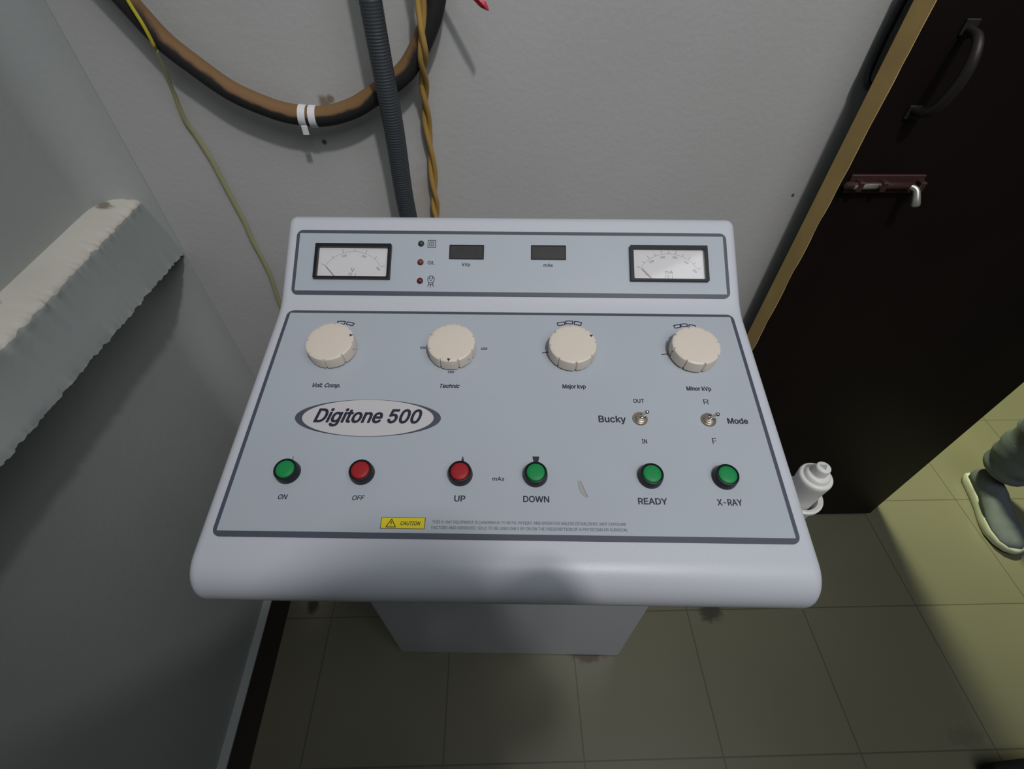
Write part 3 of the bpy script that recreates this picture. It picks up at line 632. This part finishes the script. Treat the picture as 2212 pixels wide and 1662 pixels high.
def shoe(ax, ay, ang, mir):
    # outline of the sole, toe to -y; (y, left x, right x)
    O_ = [(.075, -.014, .016), (.070, -.027, .028), (.050, -.036, .036), (.0, -.037, .035), (-.05, -.041, .036), (-.10, -.050, .041), (-.140, -.051, .042), (-.172, -.041, .034), (-.190, -.024, .020), (-.196, -.006, .004)]
    L = [(a*mir, y) for y, a, c in O_]; Rr = [(c*mir, y) for y, a, c in O_]
    poly = L+Rr[::-1]
    if mir < 0: poly = poly[::-1]
    n = len(poly); cx = sum(p[0] for p in poly)/n; cy = sum(p[1] for p in poly)/n
    mw = T((ax, ay, 0)) @ Matrix.Rotation(ang, 4, 'Z') @ Matrix.Diagonal((.92, .92, .95, 1))
    def loft(levels, m, name, par, mw=None):
        bm = bmesh.new(); rows = []
        for k, z, lift in levels:
            rows.append([bm.verts.new((cx+(x-cx)*k, cy+(y-cy)*(k+.02*(1-k)), z+lift*max(0, (-y-.10)/.09)**2)) for x, y in poly])
        for p, q in zip(rows, rows[1:]):
            for i in range(n): bm.faces.new((p[i], p[(i+1) % n], q[(i+1) % n], q[i]))
        bm.faces.new(rows[0][::-1]); bm.faces.new(rows[-1])
        bmesh.ops.subdivide_edges(bm, edges=bm.edges[:], cuts=1, smooth=.3)
        return link(name, bm, m, par, 'all', mw)
    s = loft([(.97, 0, .006), (1.03, .006, .004), (1.04, .022, .002), (.99, .031, 0)], M['sole'], 'shoe', pr, mw)
    tag(s, 'cream shoe sole')
    bm = bmesh.new(); rows = []
    st = [(.074, .018, .060), (.055, .034, .082), (.02, .036, .088), (-.02, .037, .086), (-.06, .040, .074), (-.10, .046, .060), (-.140, .046, .050), (-.172, .037, .043), (-.190, .020, .036)]
    for y, w, top in st:
        c = -.004*mir if y < -.05 else 0; r = []
        for k in range(13):
            a = math.pi*k/12; r.append(bm.verts.new((c+w*math.cos(a)*(1 if math.sin(a) < .5 else 1-.12*(math.sin(a)-.5)), y, .027+(top-.027)*math.sin(a)**.75)))
        rows.append(r)
    for p, q in zip(rows, rows[1:]):
        for k in range(12): bm.faces.new((p[k], p[k+1], q[k+1], q[k]))
        bm.faces.new((p[12], p[0], q[0], q[12]))
    bm.faces.new(rows[0]); bm.faces.new(rows[-1][::-1])
    tag(link('upper', bm, M['shoe'], s, 'all'), 'grey knit shoe upper')
    return s
shoe(F1[0]-.012, F1[1]-.026, -.20, 1); shoe(F2[0]+.01, F2[1]-.026, .2, -1)

# ------------------------------------------------------------------ the person taking the picture: stands in front of the console and shades floor and wall
ph = empty('person', T((0, -.27, 0)), 'person in dark clothes facing the console from its front, arms raised at chest height', 'person')
pb = [(0, 0, .95, .19, .14), (0, .02, 1.18, .19, .14), (0, .03, 1.40, .19, .12), (.06, .07, 1.52, .055), (.11, .080, 1.60, .075, .088), (.125, .088, 1.67, .072, .082),
      (-.19, .03, 1.41, .058), (-.25, .10, 1.20, .050), (-.16, .190, 1.205, .038), (-.110, .240, 1.265, .028), (.19, .03, 1.41, .058), (.25, .10, 1.20, .050), (.155, .190, 1.225, .038), (.100, .270, 1.296, .028),
      (-.09, 0, .88, .095), (-.10, .0, .48, .062), (-.11, 0, .10, .042), (-.115, .10, .04, .036), (.09, 0, .88, .095), (.10, .0, .48, .062), (.11, 0, .10, .042), (.115, .10, .04, .036)]
skin('body', pb, [(0, 1), (1, 2), (2, 3), (3, 4), (4, 5), (2, 6), (6, 7), (7, 8), (8, 9), (2, 10), (10, 11), (11, 12), (12, 13), (0, 14), (14, 15), (15, 16), (16, 17), (0, 18), (18, 19), (19, 20), (20, 21)], M['bag'], ph)
